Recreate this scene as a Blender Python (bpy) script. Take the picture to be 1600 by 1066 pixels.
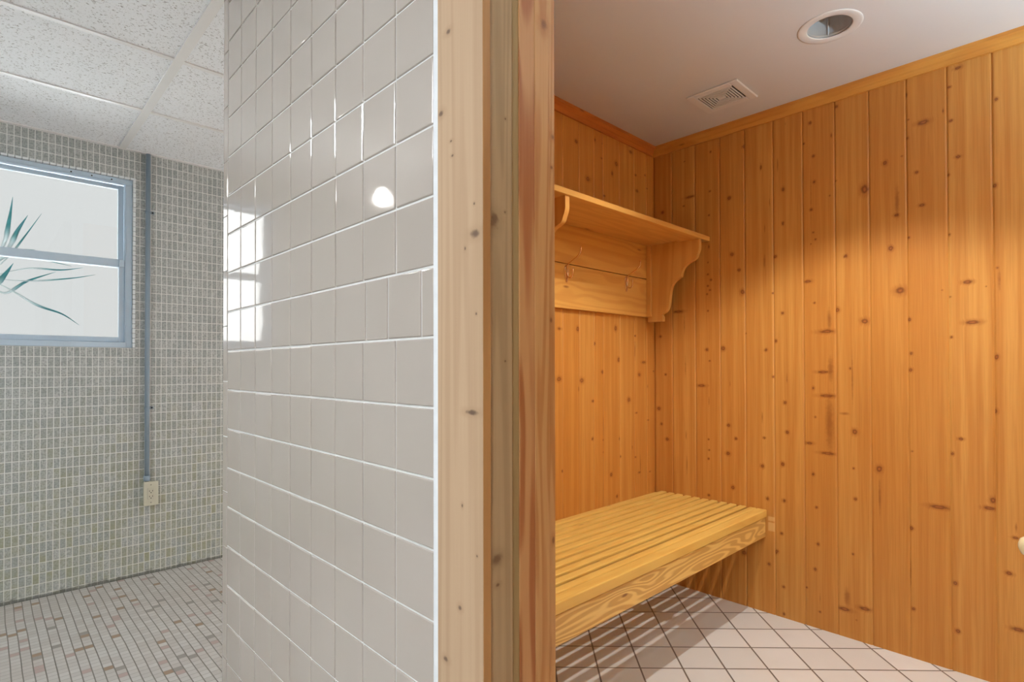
import bpy, bmesh, math, random
import numpy as np
from mathutils import Vector, Matrix

random.seed(7)
rng = np.random.default_rng(7)
for o in list(bpy.data.objects):
    bpy.data.objects.remove(o, do_unlink=True)
scene = bpy.context.scene
COL = scene.collection

# ------------------------------------------------------------------ camera
YAW, PITCH, ROLL = math.radians(46.1725), math.radians(0.562), math.radians(-0.1067)
fw = Vector((math.cos(YAW) * math.cos(PITCH), math.sin(YAW) * math.cos(PITCH), math.sin(PITCH)))
rt = Vector((math.sin(YAW), -math.cos(YAW), 0))
up = rt.cross(fw)
r2 = rt * math.cos(ROLL) + up * math.sin(ROLL)
u2 = up * math.cos(ROLL) - rt * math.sin(ROLL)
cam_d = bpy.data.cameras.new('camera')
cam_d.sensor_width = 36.0
cam_d.lens = 19.4825
cam_d.shift_y = 0.019887
cam_d.clip_start = 0.02
cam = bpy.data.objects.new('camera', cam_d)
COL.objects.link(cam)
M = Matrix.Identity(4)
for i in range(3):
    M[i][0], M[i][1], M[i][2] = r2[i], u2[i], -fw[i]
M.translation = (0, 0, 1.2)
cam.matrix_world = M
scene.camera = cam

# ------------------------------------------------------------------ world, exposure
world = bpy.data.worlds.new('overcast_sky')
scene.world = world
world.use_nodes = True
wn = world.node_tree
wn.nodes['Background'].inputs[0].default_value = (0.985, 0.995, 1.0, 1)
# even overcast plus an added bright lobe to strengthen the window's tile reflection
_g = wn.nodes.new('ShaderNodeTexCoord')
_d = wn.nodes.new('ShaderNodeVectorMath'); _d.operation = 'DOT_PRODUCT'
_a, _e = math.radians(19.0), math.radians(12.0)
_d.inputs[1].default_value = (-math.sin(_a) * math.cos(_e), math.cos(_a) * math.cos(_e), math.sin(_e))
_m = wn.nodes.new('ShaderNodeMapRange'); _m.interpolation_type = 'SMOOTHSTEP'
_m.inputs[1].default_value = math.cos(math.radians(15.5)); _m.inputs[2].default_value = math.cos(math.radians(7.0))
_m.inputs[3].default_value = 0.77; _m.inputs[4].default_value = 3.2
wn.links.new(_g.outputs['Generated'], _d.inputs[0])
wn.links.new(_d.outputs['Value'], _m.inputs[0])
wn.links.new(_m.outputs[0], wn.nodes['Background'].inputs[1])
sun_d = bpy.data.lights.new('sun', 'SUN')        # from behind the building: lights the pale ground outside
sun_d.energy = 75.0
sun_d.angle = math.radians(0.53)
sun = bpy.data.objects.new('sun', sun_d)
COL.objects.link(sun)
sun.rotation_euler = Vector((0.12, 0.70, -0.70)).to_track_quat('-Z', 'Y').to_euler()
scene.view_settings.view_transform = 'Standard'
scene.view_settings.look = 'None'
scene.view_settings.exposure = 0.0
scene.view_settings.gamma = 1.0
scene.view_settings.use_curve_mapping = False

# lamp powers (the lamps themselves are built further down)
P_FILL_PANEL = 34.0        # W per added fill panel in the shower room
P_CAN = 84.0            # W recessed sauna lamp
P_FILL_DOME = 6.0           # W added fill dome, unseen, near end of the wood room
P_FILL_UPLIGHT = 310.0      # W added fill uplighter, unseen, near end of the wood room
P_BULB = 3.0            # W small shower lamp near the window

# ------------------------------------------------------------------ dimensions (metres)
XA = 0.5048      # face of the cream tile partition
XR = 2.7637      # right pine wall
YB = 1.7090      # back pine wall
YW = 3.7968      # mosaic window wall
ZC = 2.4412      # ceilings
TP = 0.110       # cream tile pitch
XI = 0.645       # wood-room side of the partition

# ------------------------------------------------------------------ helpers
def lin(r, g, b):
    f = lambda c: (c / 255 / 12.92) if c / 255 <= 0.04045 else ((c / 255 + 0.055) / 1.055) ** 2.4
    return (f(r), f(g), f(b), 1)

def tag(o, label=None, cat=None, group=None, kind=None):
    if label: o['label'] = label
    if cat: o['category'] = cat
    if group: o['group'] = group
    if kind: o['kind'] = kind
    return o

def empty(name, loc=(0, 0, 0), **kw):
    o = bpy.data.objects.new(name, None)
    o.empty_display_size = 0.05
    o.location = loc
    COL.objects.link(o)
    return tag(o, **kw)

class MB:
    """collects shapes into one mesh"""
    def __init__(self):
        self.bm = bmesh.new()
    def box(self, x0, x1, y0, y1, z0, z1, bev=0.0, seg=2, mi=0):
        b = bmesh.new()
        bmesh.ops.create_cube(b, size=1)
        for v in b.verts:
            v.co = Vector(((x0 + x1) / 2 + v.co.x * (x1 - x0), (y0 + y1) / 2 + v.co.y * (y1 - y0), (z0 + z1) / 2 + v.co.z * (z1 - z0)))
        if bev > 0:
            bmesh.ops.bevel(b, geom=list(b.edges), offset=bev, segments=seg, profile=0.5, affect='EDGES')
        for f in b.faces: f.material_index = mi
        self.add(b)
        return self
    def add(self, b):
        me = bpy.data.meshes.new('tmp')
        b.to_mesh(me); b.free()
        self.bm.from_mesh(me)
        bpy.data.meshes.remove(me)
    def prism(self, pts, axis, a0, a1, mi=0, bev=0.0):
        """closed outline pts (two coordinates) extruded along axis from a0 to a1"""
        b = bmesh.new()
        def P(p, a):
            return {0: (a, p[0], p[1]), 1: (p[0], a, p[1]), 2: (p[0], p[1], a)}[axis]
        A = [b.verts.new(P(p, a0)) for p in pts]
        B = [b.verts.new(P(p, a1)) for p in pts]
        n = len(pts)
        e0 = b.faces.new(A); e1 = b.faces.new(B[::-1])
        for i in range(n):
            b.faces.new((A[i], B[i], B[(i + 1) % n], A[(i + 1) % n]))
        bmesh.ops.recalc_face_normals(b, faces=b.faces)
        if bev > 0:
            es = list(set(list(e0.edges) + list(e1.edges)))
            bmesh.ops.bevel(b, geom=es, offset=bev, segments=2, profile=0.5, affect='EDGES')
        for f in b.faces: f.material_index = mi
        self.add(b)
        return self
    def lathe(self, prof, c, axis=(0, 0, 1), seg=48, mi=0, close=False):
        """profile of (radius, height) turned about axis through c"""
        b = bmesh.new()
        az = Vector(axis).normalized()
        ax = az.orthogonal().normalized(); ay = az.cross(ax)
        c = Vector(c)
        rings = []
        for r, h in prof:
            if r < 1e-6:
                rings.append([b.verts.new(c + az * h)])
            else:
                rings.append([b.verts.new(c + az * h + (ax * math.cos(t) + ay * math.sin(t)) * r) for t in [2 * math.pi * k / seg for k in range(seg)]])
        pairs = list(zip(rings[:-1], rings[1:])) + ([(rings[-1], rings[0])] if close else [])
        for A, B in pairs:
            for k in range(seg):
                q = [A[k % len(A)], A[(k + 1) % len(A)], B[(k + 1) % len(B)], B[k % len(B)]]
                q = list(dict.fromkeys(q))
                if len(q) > 2: b.faces.new(q)
        bmesh.ops.recalc_face_normals(b, faces=b.faces)
        for f in b.faces: f.material_index = mi; f.smooth = True
        self.add(b)
        return self
    def tube(self, pts, r, seg=10, mi=0, rs=None):
        pts = [Vector(p) for p in pts]
        b = bmesh.new()
        rings = []
        n = None
        for i, p in enumerate(pts):
            t = (pts[min(i + 1, len(pts) - 1)] - pts[max(i - 1, 0)]).normalized()
            if n is None: n = t.orthogonal().normalized()
            n = (n - t * n.dot(t)).normalized()
            m = t.cross(n)
            rr = rs[i] if rs else r
            rings.append([b.verts.new(p + (n * math.cos(a) + m * math.sin(a)) * rr) for a in [2 * math.pi * k / seg for k in range(seg)]])
        for A, B in zip(rings[:-1], rings[1:]):
            for k in range(seg):
                b.faces.new((A[k], A[(k + 1) % seg], B[(k + 1) % seg], B[k]))
        b.faces.new(rings[0][::-1]); b.faces.new(rings[-1])
        bmesh.ops.recalc_face_normals(b, faces=b.faces)
        for f in b.faces: f.material_index = mi; f.smooth = True
        self.add(b)
        return self
    def quad(self, a, b_, c, d, mi=0):
        vs = [self.bm.verts.new(p) for p in (a, b_, c, d)]
        f = self.bm.faces.new(vs); f.material_index = mi
        return self
    def build(self, name, mats, parent=None, origin=None, **kw):
        me = bpy.data.meshes.new(name)
        if origin is not None:
            bmesh.ops.translate(self.bm, verts=self.bm.verts, vec=-Vector(origin))
        self.bm.to_mesh(me); self.bm.free()
        for m in (mats if isinstance(mats, (list, tuple)) else [mats]): me.materials.append(m)
        o = bpy.data.objects.new(name, me)
        COL.objects.link(o)
        if origin is not None: o.location = origin
        if parent is not None:
            o.parent = parent
            o.location = Vector(o.location) - Vector(parent.location)
        return tag(o, **kw)

def spline(pts, n=8):
    """Catmull-Rom through pts"""
    P = [Vector(p) for p in pts]
    P = [P[0] * 2 - P[1]] + P + [P[-1] * 2 - P[-2]]
    out = []
    for i in range(1, len(P) - 2):
        for k in range(n):
            t = k / n
            a, b, c, d = P[i - 1], P[i], P[i + 1], P[i + 2]
            out.append(0.5 * ((2 * b) + (c - a) * t + (2 * a - 5 * b + 4 * c - d) * t * t + (3 * b - a - 3 * c + d) * t ** 3))
    out.append(P[-2])
    return out

# ------------------------------------------------------------------ node helpers
class NT:
    def __init__(self, name):
        self.m = bpy.data.materials.new(name)
        self.m.use_nodes = True
        self.t = self.m.node_tree
        self.b = self.t.nodes['Principled BSDF']
    def n(self, typ, **kw):
        nd = self.t.nodes.new(typ)
        for k, v in kw.items(): setattr(nd, k, v)
        return nd
    def set(self, sock, v):
        if isinstance(v, bpy.types.NodeSocket): self.t.links.new(v, sock)
        else: sock.default_value = v
    def math(self, op, a, b=None, c=None, clamp=False):
        nd = self.n('ShaderNodeMath', operation=op); nd.use_clamp = clamp
        for i, v in enumerate((a, b, c)):
            if v is not None: self.set(nd.inputs[i], v)
        return nd.outputs[0]
    def mix(self, f, a, b, blend='MIX'):
        nd = self.n('ShaderNodeMix', data_type='RGBA', blend_type=blend)
        self.set(nd.inputs[0], f); self.set(nd.inputs[6], a); self.set(nd.inputs[7], b)
        return nd.outputs[2]
    def rng(self, v, a, b, c=0.0, d=1.0, smooth=True):
        nd = self.n('ShaderNodeMapRange')
        if smooth: nd.interpolation_type = 'SMOOTHSTEP'
        self.set(nd.inputs[0], v)
        for i, x in enumerate((a, b, c, d)): self.set(nd.inputs[i + 1], x)
        return nd.outputs[0]
    def coord(self, which='Object'):
        return self.n('ShaderNodeTexCoord').outputs[which]
    def sep(self, v):
        nd = self.n('ShaderNodeSeparateXYZ'); self.set(nd.inputs[0], v)
        return nd.outputs
    def comb(self, x, y, z):
        nd = self.n('ShaderNodeCombineXYZ')
        for i, v in enumerate((x, y, z)): self.set(nd.inputs[i], v)
        return nd.outputs[0]
    def noise(self, v, scale=1.0, detail=2.0, rough=0.5, dist=0.0, out=0):
        nd = self.n('ShaderNodeTexNoise')
        self.set(nd.inputs['Vector'], v)
        nd.inputs['Scale'].default_value = scale; nd.inputs['Detail'].default_value = detail
        nd.inputs['Roughness'].default_value = rough; nd.inputs['Distortion'].default_value = dist
        return nd.outputs[out]
    def white(self, v):
        nd = self.n('ShaderNodeTexWhiteNoise', noise_dimensions='3D')
        self.set(nd.inputs[0], v)
        return nd.outputs[0]
    def attr(self, name):
        return self.n('ShaderNodeAttribute', attribute_name=name).outputs['Fac']
    def bump(self, h, strength=0.3, dist=0.002):
        nd = self.n('ShaderNodeBump')
        nd.inputs['Strength'].default_value = strength; nd.inputs['Distance'].default_value = dist
        self.set(nd.inputs['Height'], h)
        self.t.links.new(nd.outputs[0], self.b.inputs['Normal'])
    def out(self, col, rough=0.5, spec=0.5, metal=0.0):
        self.set(self.b.inputs['Base Color'], col); self.set(self.b.inputs['Roughness'], rough)
        self.set(self.b.inputs['Specular IOR Level'], spec); self.set(self.b.inputs['Metallic'], metal)
        return self.m

def plain(name, rgb, rough=0.5, spec=0.5, metal=0.0, var=0.05, scale=14.0):
    k = NT(name)
    c = lin(*rgb)
    f = k.noise(k.coord(), scale, 3.0)
    d = tuple(x * (1 - var * 2) for x in c[:3]) + (1,)
    col = k.mix(f, d, tuple(min(1, x * (1 + var)) for x in c[:3]) + (1,))
    return k.out(col, rough, spec, metal)

def wood(name, base, dark, axis, rings=0.35, ring_freq=9.0, fibre=0.25, knots=0.0, rough=0.45, knot_rgb=(96, 58, 30), stretch=0.55, cross=9.0, spec=0.4, tone=0.25, bump=0.15, klist=None):
    """sawn softwood with its grain along axis"""
    k = NT(name)
    p = k.sep(k.coord())
    off = k.math('MULTIPLY', k.n('ShaderNodeObjectInfo').outputs['Random'], 17.0)
    L = p[axis]; C = [p[i] for i in range(3) if i != axis]
    def v(cs, ls, o=0.0):
        return k.comb(k.math('MULTIPLY_ADD', C[0], cs, off), k.math('MULTIPLY_ADD', C[1], cs, o), k.math('MULTIPLY_ADD', L, ls, off))
    kn = None
    if knots > 0:
        vo = k.n('ShaderNodeTexVoronoi'); k.set(vo.inputs['Vector'], v(11.0, 3.2, 3.3)); vo.inputs['Scale'].default_value = 1.0
        kn = vo.outputs['Distance']
    field = k.noise(v(cross, stretch), 1.0, 1.5, 0.4)
    if kn is not None:
        field = k.math('ADD', field, k.math('MULTIPLY', k.rng(kn, 0.0, 0.5, 1.0, 0.0), 0.12))
    ring = k.math('SINE', k.math('MULTIPLY', field, ring_freq * 6.283))
    ring = k.rng(ring, -0.5, 1.0, 0.0, rings)
    fib = k.math('MULTIPLY', k.noise(v(260.0, 5.0), 1.0, 2.0, 0.6), fibre)
    big = k.math('MULTIPLY', k.noise(v(6.0, 1.2, 7.7), 1.0, 2.0), tone)
    f = k.math('ADD', k.math('ADD', ring, fib), big, clamp=True)
    col = k.mix(f, lin(*base), lin(*dark))
    if kn is not None:
        col = k.mix(k.rng(kn, 0.05 * knots, 0.16 * knots, 0.85, 0.0), col, lin(*knot_rgb))
    if klist:
        d = None
        for (a, z, ra, rz) in klist[1]:
            u_ = k.math('DIVIDE', k.math('SUBTRACT', p[klist[0]], a), ra); w_ = k.math('DIVIDE', k.math('SUBTRACT', p[2], z), rz)
            e = k.math('SQRT', k.math('ADD', k.math('MULTIPLY', u_, u_), k.math('MULTIPLY', w_, w_)))
            d = e if d is None else k.math('MINIMUM', d, e)
        d = k.math('ADD', d, k.math('MULTIPLY_ADD', k.noise(k.coord(), 120.0, 2.0), 1.0, -0.5))
        col = k.mix(k.rng(d, 0.9, 3.0, 0.45, 0.0), col, lin(*dark))
        col = k.mix(k.rng(d, 0.3, 1.25, 0.85, 0.0), col, lin(*knot_rgb))
    k.bump(f, bump, 0.001)
    return k.out(col, rough, spec)

def grid_lines(k, a, b, pa, pb, oa, ob, ga, gb, soft=0.0008):
    """tile grid: joint mask (0 tile, 1 joint) and a random value per tile"""
    ta = k.math('DIVIDE', k.math('SUBTRACT', a, oa), pa); tb = k.math('DIVIDE', k.math('SUBTRACT', b, ob), pb)
    fa, fb = k.math('FRACT', ta), k.math('FRACT', tb)
    def edge(f, p, g):
        d = k.math('SUBTRACT', 0.5, k.math('ABSOLUTE', k.math('SUBTRACT', f, 0.5)))
        return k.rng(k.math('MULTIPLY', d, p), g / 2 - soft / 2, g / 2 + soft / 2, 1.0, 0.0)
    m = k.math('MAXIMUM', edge(fa, pa, ga), edge(fb, pb, gb))
    ids = k.comb(k.math('FLOOR', ta), k.math('FLOOR', tb), 0.37)
    return m, k.white(ids), ids, edge(fa, pa, ga)

# ------------------------------------------------------------------ materials
def mat_cream_tile():
    k = NT('cream_glazed_tile')
    p = k.coord()
    f = k.noise(p, 3.0, 2.0)
    col = k.mix(f, lin(176, 165, 155), lin(185, 175, 166))
    h = k.noise(p, 22.0, 2.0)
    k.bump(h, 0.10, 0.0012)
    k.b.inputs['IOR'].default_value = 2.2
    return k.out(col, 0.05, 0.5)

def mat_grout(name, rgb):
    return plain(name, rgb, 0.7, 0.3, var=0.06, scale=40)

def mat_mosaic_wall():
    k = NT('grey_green_mosaic')
    p = k.sep(k.coord())
    m, rnd, ids, _ = grid_lines(k, p[0], p[2], 0.0272, 0.0538, 0.0105, 0.0205, 0.0033, 0.0035, 0.0012)
    mott = k.noise(k.comb(p[0], k.math('MULTIPLY', rnd, 9.0), p[2]), 130.0, 3.0, 0.6)
    col = k.mix(rnd, lin(171, 178, 177), lin(194, 199, 197))
    col = k.mix(k.rng(mott, 0.38, 0.66, 0.0, 0.75), col, lin(138, 145, 142))
    # olive staining creeping up from the wet floor
    st = k.math('MULTIPLY', k.rng(p[2], 0.1, 1.5, 1.0, 0.0), k.rng(k.noise(k.comb(p[0], k.math('MULTIPLY', rnd, 2.0), p[2]), 6.0, 4.0, 0.6), 0.36, 0.74, 0.08, 0.8))
    col = k.mix(st, col, lin(156, 156, 118))
    col = k.mix(m, col, k.mix(k.math('MULTIPLY', k.rng(p[2], 0.0, 0.9, 1.0, 0.0), 0.4), lin(232, 234, 231), lin(212, 212, 194)))
    # dark ragged band along the foot of the wall
    nz = k.noise(k.comb(p[0], 0.0, p[2]), 26.0, 4.0, 0.65)
    lo = k.rng(k.math('SUBTRACT', p[2], k.math('MULTIPLY', nz, 0.05)), -0.018, 0.004, 0.75, 0.0)
    col = k.mix(lo, col, lin(84, 84, 78))
    k.bump(k.math('SUBTRACT', 1.0, m), 0.25, 0.0015)
    return k.out(col, 0.45, 0.4)

def mat_mosaic_floor():
    k = NT('small_mosaic_floor')
    c = k.coord()
    p = k.sep(c)
    wob = k.math('MULTIPLY_ADD', k.noise(c, 2.2, 1.0), 0.012, -0.006)
    x = k.math('ADD', p[0], wob)
    m, rnd, ids, ca = grid_lines(k, x, p[1], 0.0333, 0.0333, 0.028, 0.007, 0.0040, 0.0028, 0.0012)
    col = k.mix(k.math('FRACT', k.math('MULTIPLY', rnd, 7.31)), lin(198, 194, 189), lin(212, 210, 206))
    blotch = k.noise(c, 1.3, 2.0)
    col = k.mix(k.rng(blotch, 0.4, 0.7, 0.0, 0.35), col, lin(188, 174, 164))
    col = k.mix(k.math('GREATER_THAN', rnd, 0.93), col, lin(190, 168, 162))
    col = k.mix(k.math('GREATER_THAN', rnd, 0.968), col, lin(166, 142, 118))
    col = k.mix(k.math('GREATER_THAN', rnd, 0.99), col, lin(160, 154, 148))
    g = k.mix(ca, lin(164, 160, 152), lin(128, 124, 114))
    col = k.mix(m, col, g)
    k.bump(k.math('SUBTRACT', 1.0, m), 0.3, 0.001)
    return k.out(col, 0.4, 0.4)

def mat_sauna_floor():
    k = NT('white_diagonal_floor_tile')
    p = k.sep(k.coord())
    s = k.math('MULTIPLY', k.math('ADD', p[0], p[1]), 0.70711)
    t = k.math('MULTIPLY', k.math('SUBTRACT', p[0], p[1]), 0.70711)
    m, rnd, ids, _ = grid_lines(k, s, t, 0.168, 0.168, 2.892, T0, 0.0066, 0.0066, 0.0015)
    col = k.mix(rnd, lin(216, 213, 207), lin(228, 225, 220))
    col = k.mix(k.rng(k.noise(k.coord(), 5.0, 3.0), 0.45, 0.8, 0.0, 0.3), col, lin(206, 201, 194))
    col = k.mix(m, col, lin(112, 100, 88))
    k.bump(k.math('SUBTRACT', 1.0, m), 0.35, 0.0015)
    return k.out(col, 0.35, 0.45)
T0 = 0.797

def mat_accoustic():
    k = NT('fissured_ceiling_panel')
    c = k.coord()
    q = k.sep(c)
    d = k.noise(c, 9.0, 2.0)
    w = k.comb(k.math('MULTIPLY_ADD', d, 0.03, q[0]), k.math('MULTIPLY', q[1], 1.7), q[2])
    a = k.noise(w, 120.0, 1.0, 0.5, 0.6)
    b = k.noise(w, 260.0, 1.0)
    fis = k.math('MAXIMUM', k.rng(a, 0.63, 0.68, 0.0, 1.0), k.rng(b, 0.69, 0.75, 0.0, 0.8))
    col = k.mix(fis, lin(240, 243, 246), lin(164, 162, 160))
    k.bump(k.math('SUBTRACT', 1.0, fis), 0.4, 0.002)
    return k.out(col, 0.9, 0.2)

def mat_pine_wall(name, ua):
    """varnished knotty pine boards: board, knot and streak come from mesh attributes"""
    k = NT(name)
    p = k.sep(k.coord())
    u, z = p[ua], p[2]
    bd = k.attr('board'); kd = k.attr('knot'); sd = k.attr('streak')
    bo = k.math('MULTIPLY', bd, 31.7)
    # grain runs round each knot
    near = k.rng(kd, 0.6, 2.8, 1.0, 0.0)
    uu = k.math('ADD', u, k.math('MULTIPLY', near, 0.006))
    low = k.noise(k.comb(k.math('MULTIPLY', uu, 22.0), bo, k.math('MULTIPLY', z, 0.7)), 1.0, 2.0, 0.5)
    ring = k.rng(k.math('SINE', k.math('MULTIPLY', low, 62.0)), -0.4, 1.0, 0.0, 1.0)
    fib = k.noise(k.comb(k.math('MULTIPLY', uu, 420.0), bo, k.math('MULTIPLY', z, 5.0)), 1.0, 2.0, 0.6)
    mid = k.noise(k.comb(k.math('MULTIPLY', uu, 42.0), bo, k.math('MULTIPLY', z, 0.9)), 1.0, 2.0, 0.5)
    br = k.white(k.comb(bd, 0.3, 0.7))
    col = k.mix(br, lin(*PINE_A), lin(*PINE_B))
    col = k.mix(k.rng(mid, 0.32, 0.62, 0.0, 0.65), col, lin(*PINE_C))
    col = k.mix(k.math('MULTIPLY', ring, 0.09), col, lin(*PINE_D))
    col = k.mix(k.rng(fib, 0.4, 0.75, 0.0, 0.22), col, lin(*PINE_D))
    # knots
    wob = k.math('MULTIPLY_ADD', k.noise(k.comb(u, bo, z), 90.0, 2.0), 0.7, -0.35)
    d = k.math('ADD', kd, wob)
    col = k.mix(k.rng(d, 0.9, 2.3, 0.42, 0.0), col, lin(*PINE_D))
    core = k.mix(k.rng(d, 0.1, 0.75, 0.0, 1.0), lin(168, 100, 48), lin(100, 48, 16))
    col = k.mix(k.rng(d, 0.4, 1.2, 0.93, 0.0), col, core)
    col = k.mix(k.rng(k.math('ADD', sd, wob), 0.1, 1.4, 0.6, 0.0), col, lin(128, 66, 22))
    pale = k.attr('pale')
    col = k.mix(k.math('MULTIPLY', pale, 0.55), col, lin(226, 186, 122))
    k.bump(k.math('ADD', fib, k.rng(d, 0.3, 1.2, -1.0, 0.0)), 0.10, 0.001)
    return k.out(col, 0.40, 0.35)
PINE_A = (212, 156, 80)
PINE_B = (204, 142, 67)
PINE_C = (190, 123, 52)
PINE_D = (156, 88, 32)

M_TILE = mat_cream_tile()
M_GROUT = mat_grout('white_grout', (226, 226, 224))
M_CAULK = mat_grout('white_caulk', (228, 231, 234))
M_MOSAIC = mat_mosaic_wall()
M_MFLOOR = mat_mosaic_floor()
M_SFLOOR = mat_sauna_floor()
M_PANEL = mat_accoustic()
M_TEE = plain('white_steel_grid', (234, 234, 233), 0.35, 0.4, var=0.02)
M_WHITE = plain('white_ceiling_paint', (220, 220, 220), 0.42, 0.35, var=0.015, scale=2.0)
M_VENT = plain('white_vent_plastic', (226, 226, 225), 0.4, 0.4, var=0.01)
M_VENT_DARK = plain('vent_shade_backing', (96, 92, 88), 0.8, 0.2)  # dark colour standing in for the shade behind the louvres
M_CAN_TRIM = plain('white_lamp_trim', (226, 226, 225), 0.35, 0.4, var=0.01)
M_ALU = plain('grey_can_metal', (206, 205, 204), 0.4, 0.5, 0.1, var=0.05, scale=6)
M_ALUWIN = plain('sky_tinted_metal', (196, 216, 232), 0.38, 0.5, 0.0, var=0.04)  # blue of the sky light put into the frame colour
M_RUBBER = plain('dark_glazing_seal', (70, 80, 90), 0.6)
M_CONDUIT = plain('blue_grey_conduit_paint', (142, 160, 174), 0.35, 0.5, 0.0, var=0.05)
M_PLATE = plain('ivory_plastic', (206, 204, 184), 0.35, 0.5, var=0.02)
M_DARK = plain('dark_slot', (44, 42, 40), 0.6)
M_SCREW = plain('steel_screw', (160, 158, 150), 0.35, 0.5, 0.8)
M_HOOK = plain('brass_plated_wire', (232, 190, 140), 0.22, 0.5, 0.9, var=0.08)
M_KNOB = plain('cream_enamel_knob', (236, 224, 178), 0.2, 0.6, var=0.02)
M_PLASTER = plain('grey_white_plaster', (226, 225, 223), 0.8, 0.2)
M_GROUND = plain('pale_gravel', (200, 204, 206), 0.9, 0.2, var=0.15, scale=30)
M_LEAF = None
M_PINE_R = mat_pine_wall('knotty_pine_right', 1)
M_PINE_B = mat_pine_wall('knotty_pine_back', 0)
M_CROWN_R = wood('crown_pine_lengthwise_y', (220, 160, 76), (184, 112, 44), 1, 0.25, 5, 0.3, 0.6, 0.4, (110, 58, 20))
M_CROWN_B = wood('crown_pine_lengthwise_x', (206, 128, 58), (160, 84, 34), 0, 0.25, 5, 0.3, 0.6, 0.4, (110, 58, 20))
M_SLAT = wood('bench_slat_pine', (234, 196, 106), (206, 152, 66), 0, 0.22, 8, 0.3, 0.7, 0.42, (150, 92, 40), stretch=0.8, cross=10)
M_APRON = wood('bench_apron_pine', (196, 148, 76), (236, 200, 120), 0, 0.75, 13, 0.2, 0.5, 0.42, (120, 72, 30), stretch=1.7, cross=13, tone=0.12)
M_SHELF = wood('shelf_pine', (226, 174, 92), (196, 132, 58), 0, 0.3, 7, 0.3, 0.6, 0.42, (150, 84, 36))
M_BRACKET = wood('bracket_pine', (222, 168, 90), (194, 132, 60), 2, 0.3, 6, 0.35, 0.0, 0.42)
M_CASING = wood('unfinished_casing_pine', (194, 165, 134), (168, 137, 106), 2, 0.3, 5, 0.35, 0.0, 0.6, (92, 70, 56), stretch=0.5, cross=24, klist=(1, [(0.643, 1.689, 0.006, 0.004), (0.661, 1.575, 0.006, 0.005), (0.584, 1.383, 0.011, 0.006), (0.637, 1.527, 0.003, 0.002), (0.634, 1.505, 0.003, 0.002), (0.585, 1.425, 0.002, 0.002), (0.581, 1.273, 0.002, 0.002), (0.59, 1.137, 0.013, 0.004), (0.58, 0.942, 0.002, 0.002), (0.617, 0.86, 0.004, 0.004), (0.605, 1.366, 0.002, 0.003), (0.612, 1.005, 0.002, 0.003), (0.65, 0.776, 0.006, 0.004)]))
M_EDGE = wood('casing_edge_pine', (196, 148, 92), (160, 110, 62), 2, 0.3, 5, 0.3, 0.0, 0.55)
M_STUD = wood('greenish_stud_pine', (192, 164, 124), (158, 132, 94), 2, 0.35, 8, 0.4, 0.0, 0.6, (112, 82, 54), stretch=0.6, cross=26, klist=(0, [(0.515, 1.404, 0.008, 0.012), (0.536, 1.552, 0.002, 0.002), (0.535, 1.419, 0.002, 0.002), (0.519, 0.933, 0.011, 0.008), (0.52, 0.897, 0.004, 0.003), (0.535, 1.208, 0.002, 0.002), (0.503, 1.142, 0.003, 0.009)]))
M_JAMB = wood('fir_jamb', (214, 168, 110), (182, 120, 64), 2, 0.5, 9, 0.35, 0.0, 0.5, (134, 86, 50), stretch=1.3, cross=22, klist=(0, [(0.617, 1.722, 0.008, 0.009), (0.639, 1.556, 0.005, 0.005), (0.636, 1.508, 0.003, 0.003), (0.579, 1.335, 0.002, 0.002), (0.634, 1.272, 0.003, 0.005), (0.638, 0.933, 0.003, 0.006)]))
M_FLAME = wood('flame_grained_fir', (208, 158, 104), (172, 108, 62), 2, 0.8, 6.5, 0.3, 0.0, 0.5, stretch=1.6, cross=17, tone=0.1)
M_OLIVE = wood('olive_stud_edge', (176, 150, 102), (144, 120, 76), 2, 0.2, 5, 0.3, 0.0, 0.65)
M_DOORW = wood('door_pine', (216, 156, 82), (180, 112, 48), 2, 0.3, 6, 0.3, 0.6, 0.45)

def mat_glass():
    k = NT('window_glass')
    tr = k.n('ShaderNodeBsdfTransparent'); tr.inputs[0].default_value = (0.97, 0.985, 0.98, 1)
    gl = k.n('ShaderNodeBsdfGlossy'); gl.inputs['Roughness'].default_value = 0.02
    fr = k.n('ShaderNodeFresnel'); fr.inputs[0].default_value = 1.45
    mx = k.n('ShaderNodeMixShader')
    k.t.links.new(fr.outputs[0], mx.inputs[0]); k.t.links.new(tr.outputs[0], mx.inputs[1]); k.t.links.new(gl.outputs[0], mx.inputs[2])
    k.t.links.new(mx.outputs[0], k.t.nodes['Material Output'].inputs[0])
    return k.m
M_GLASS = mat_glass()

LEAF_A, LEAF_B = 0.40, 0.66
def mat_leaf():
    k = NT('blue_green_leaf')
    p = k.coord()
    f = k.noise(p, 9.0, 2.0)
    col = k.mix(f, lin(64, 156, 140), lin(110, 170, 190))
    col = k.mix(k.rng(k.attr('tip'), LEAF_A, LEAF_B, 1.0, 0.0), col, lin(206, 212, 212))  # bases coloured pale to imitate overexposed wash-out
    m_ = k.out(col, 0.4, 0.3)
    tr = k.n('ShaderNodeBsdfTranslucent'); k.set(tr.inputs[0], col)
    mx = k.n('ShaderNodeMixShader')
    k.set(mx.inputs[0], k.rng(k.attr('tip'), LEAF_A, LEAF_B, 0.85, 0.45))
    k.t.links.new(k.b.outputs[0], mx.inputs[1]); k.t.links.new(tr.outputs[0], mx.inputs[2])
    k.t.links.new(mx.outputs[0], k.t.nodes['Material Output'].inputs[0])
    return m_
M_LEAF = mat_leaf()
M_STEM = plain('grey_plant_stem', (150, 150, 140), 0.8)

def mat_emit(name, rgb, strength):
    k = NT(name)
    k.b.inputs['Emission Color'].default_value = (*rgb, 1)
    k.b.inputs['Emission Strength'].default_value = strength
    return k.out((0.8, 0.8, 0.8, 1), 0.5)

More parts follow.
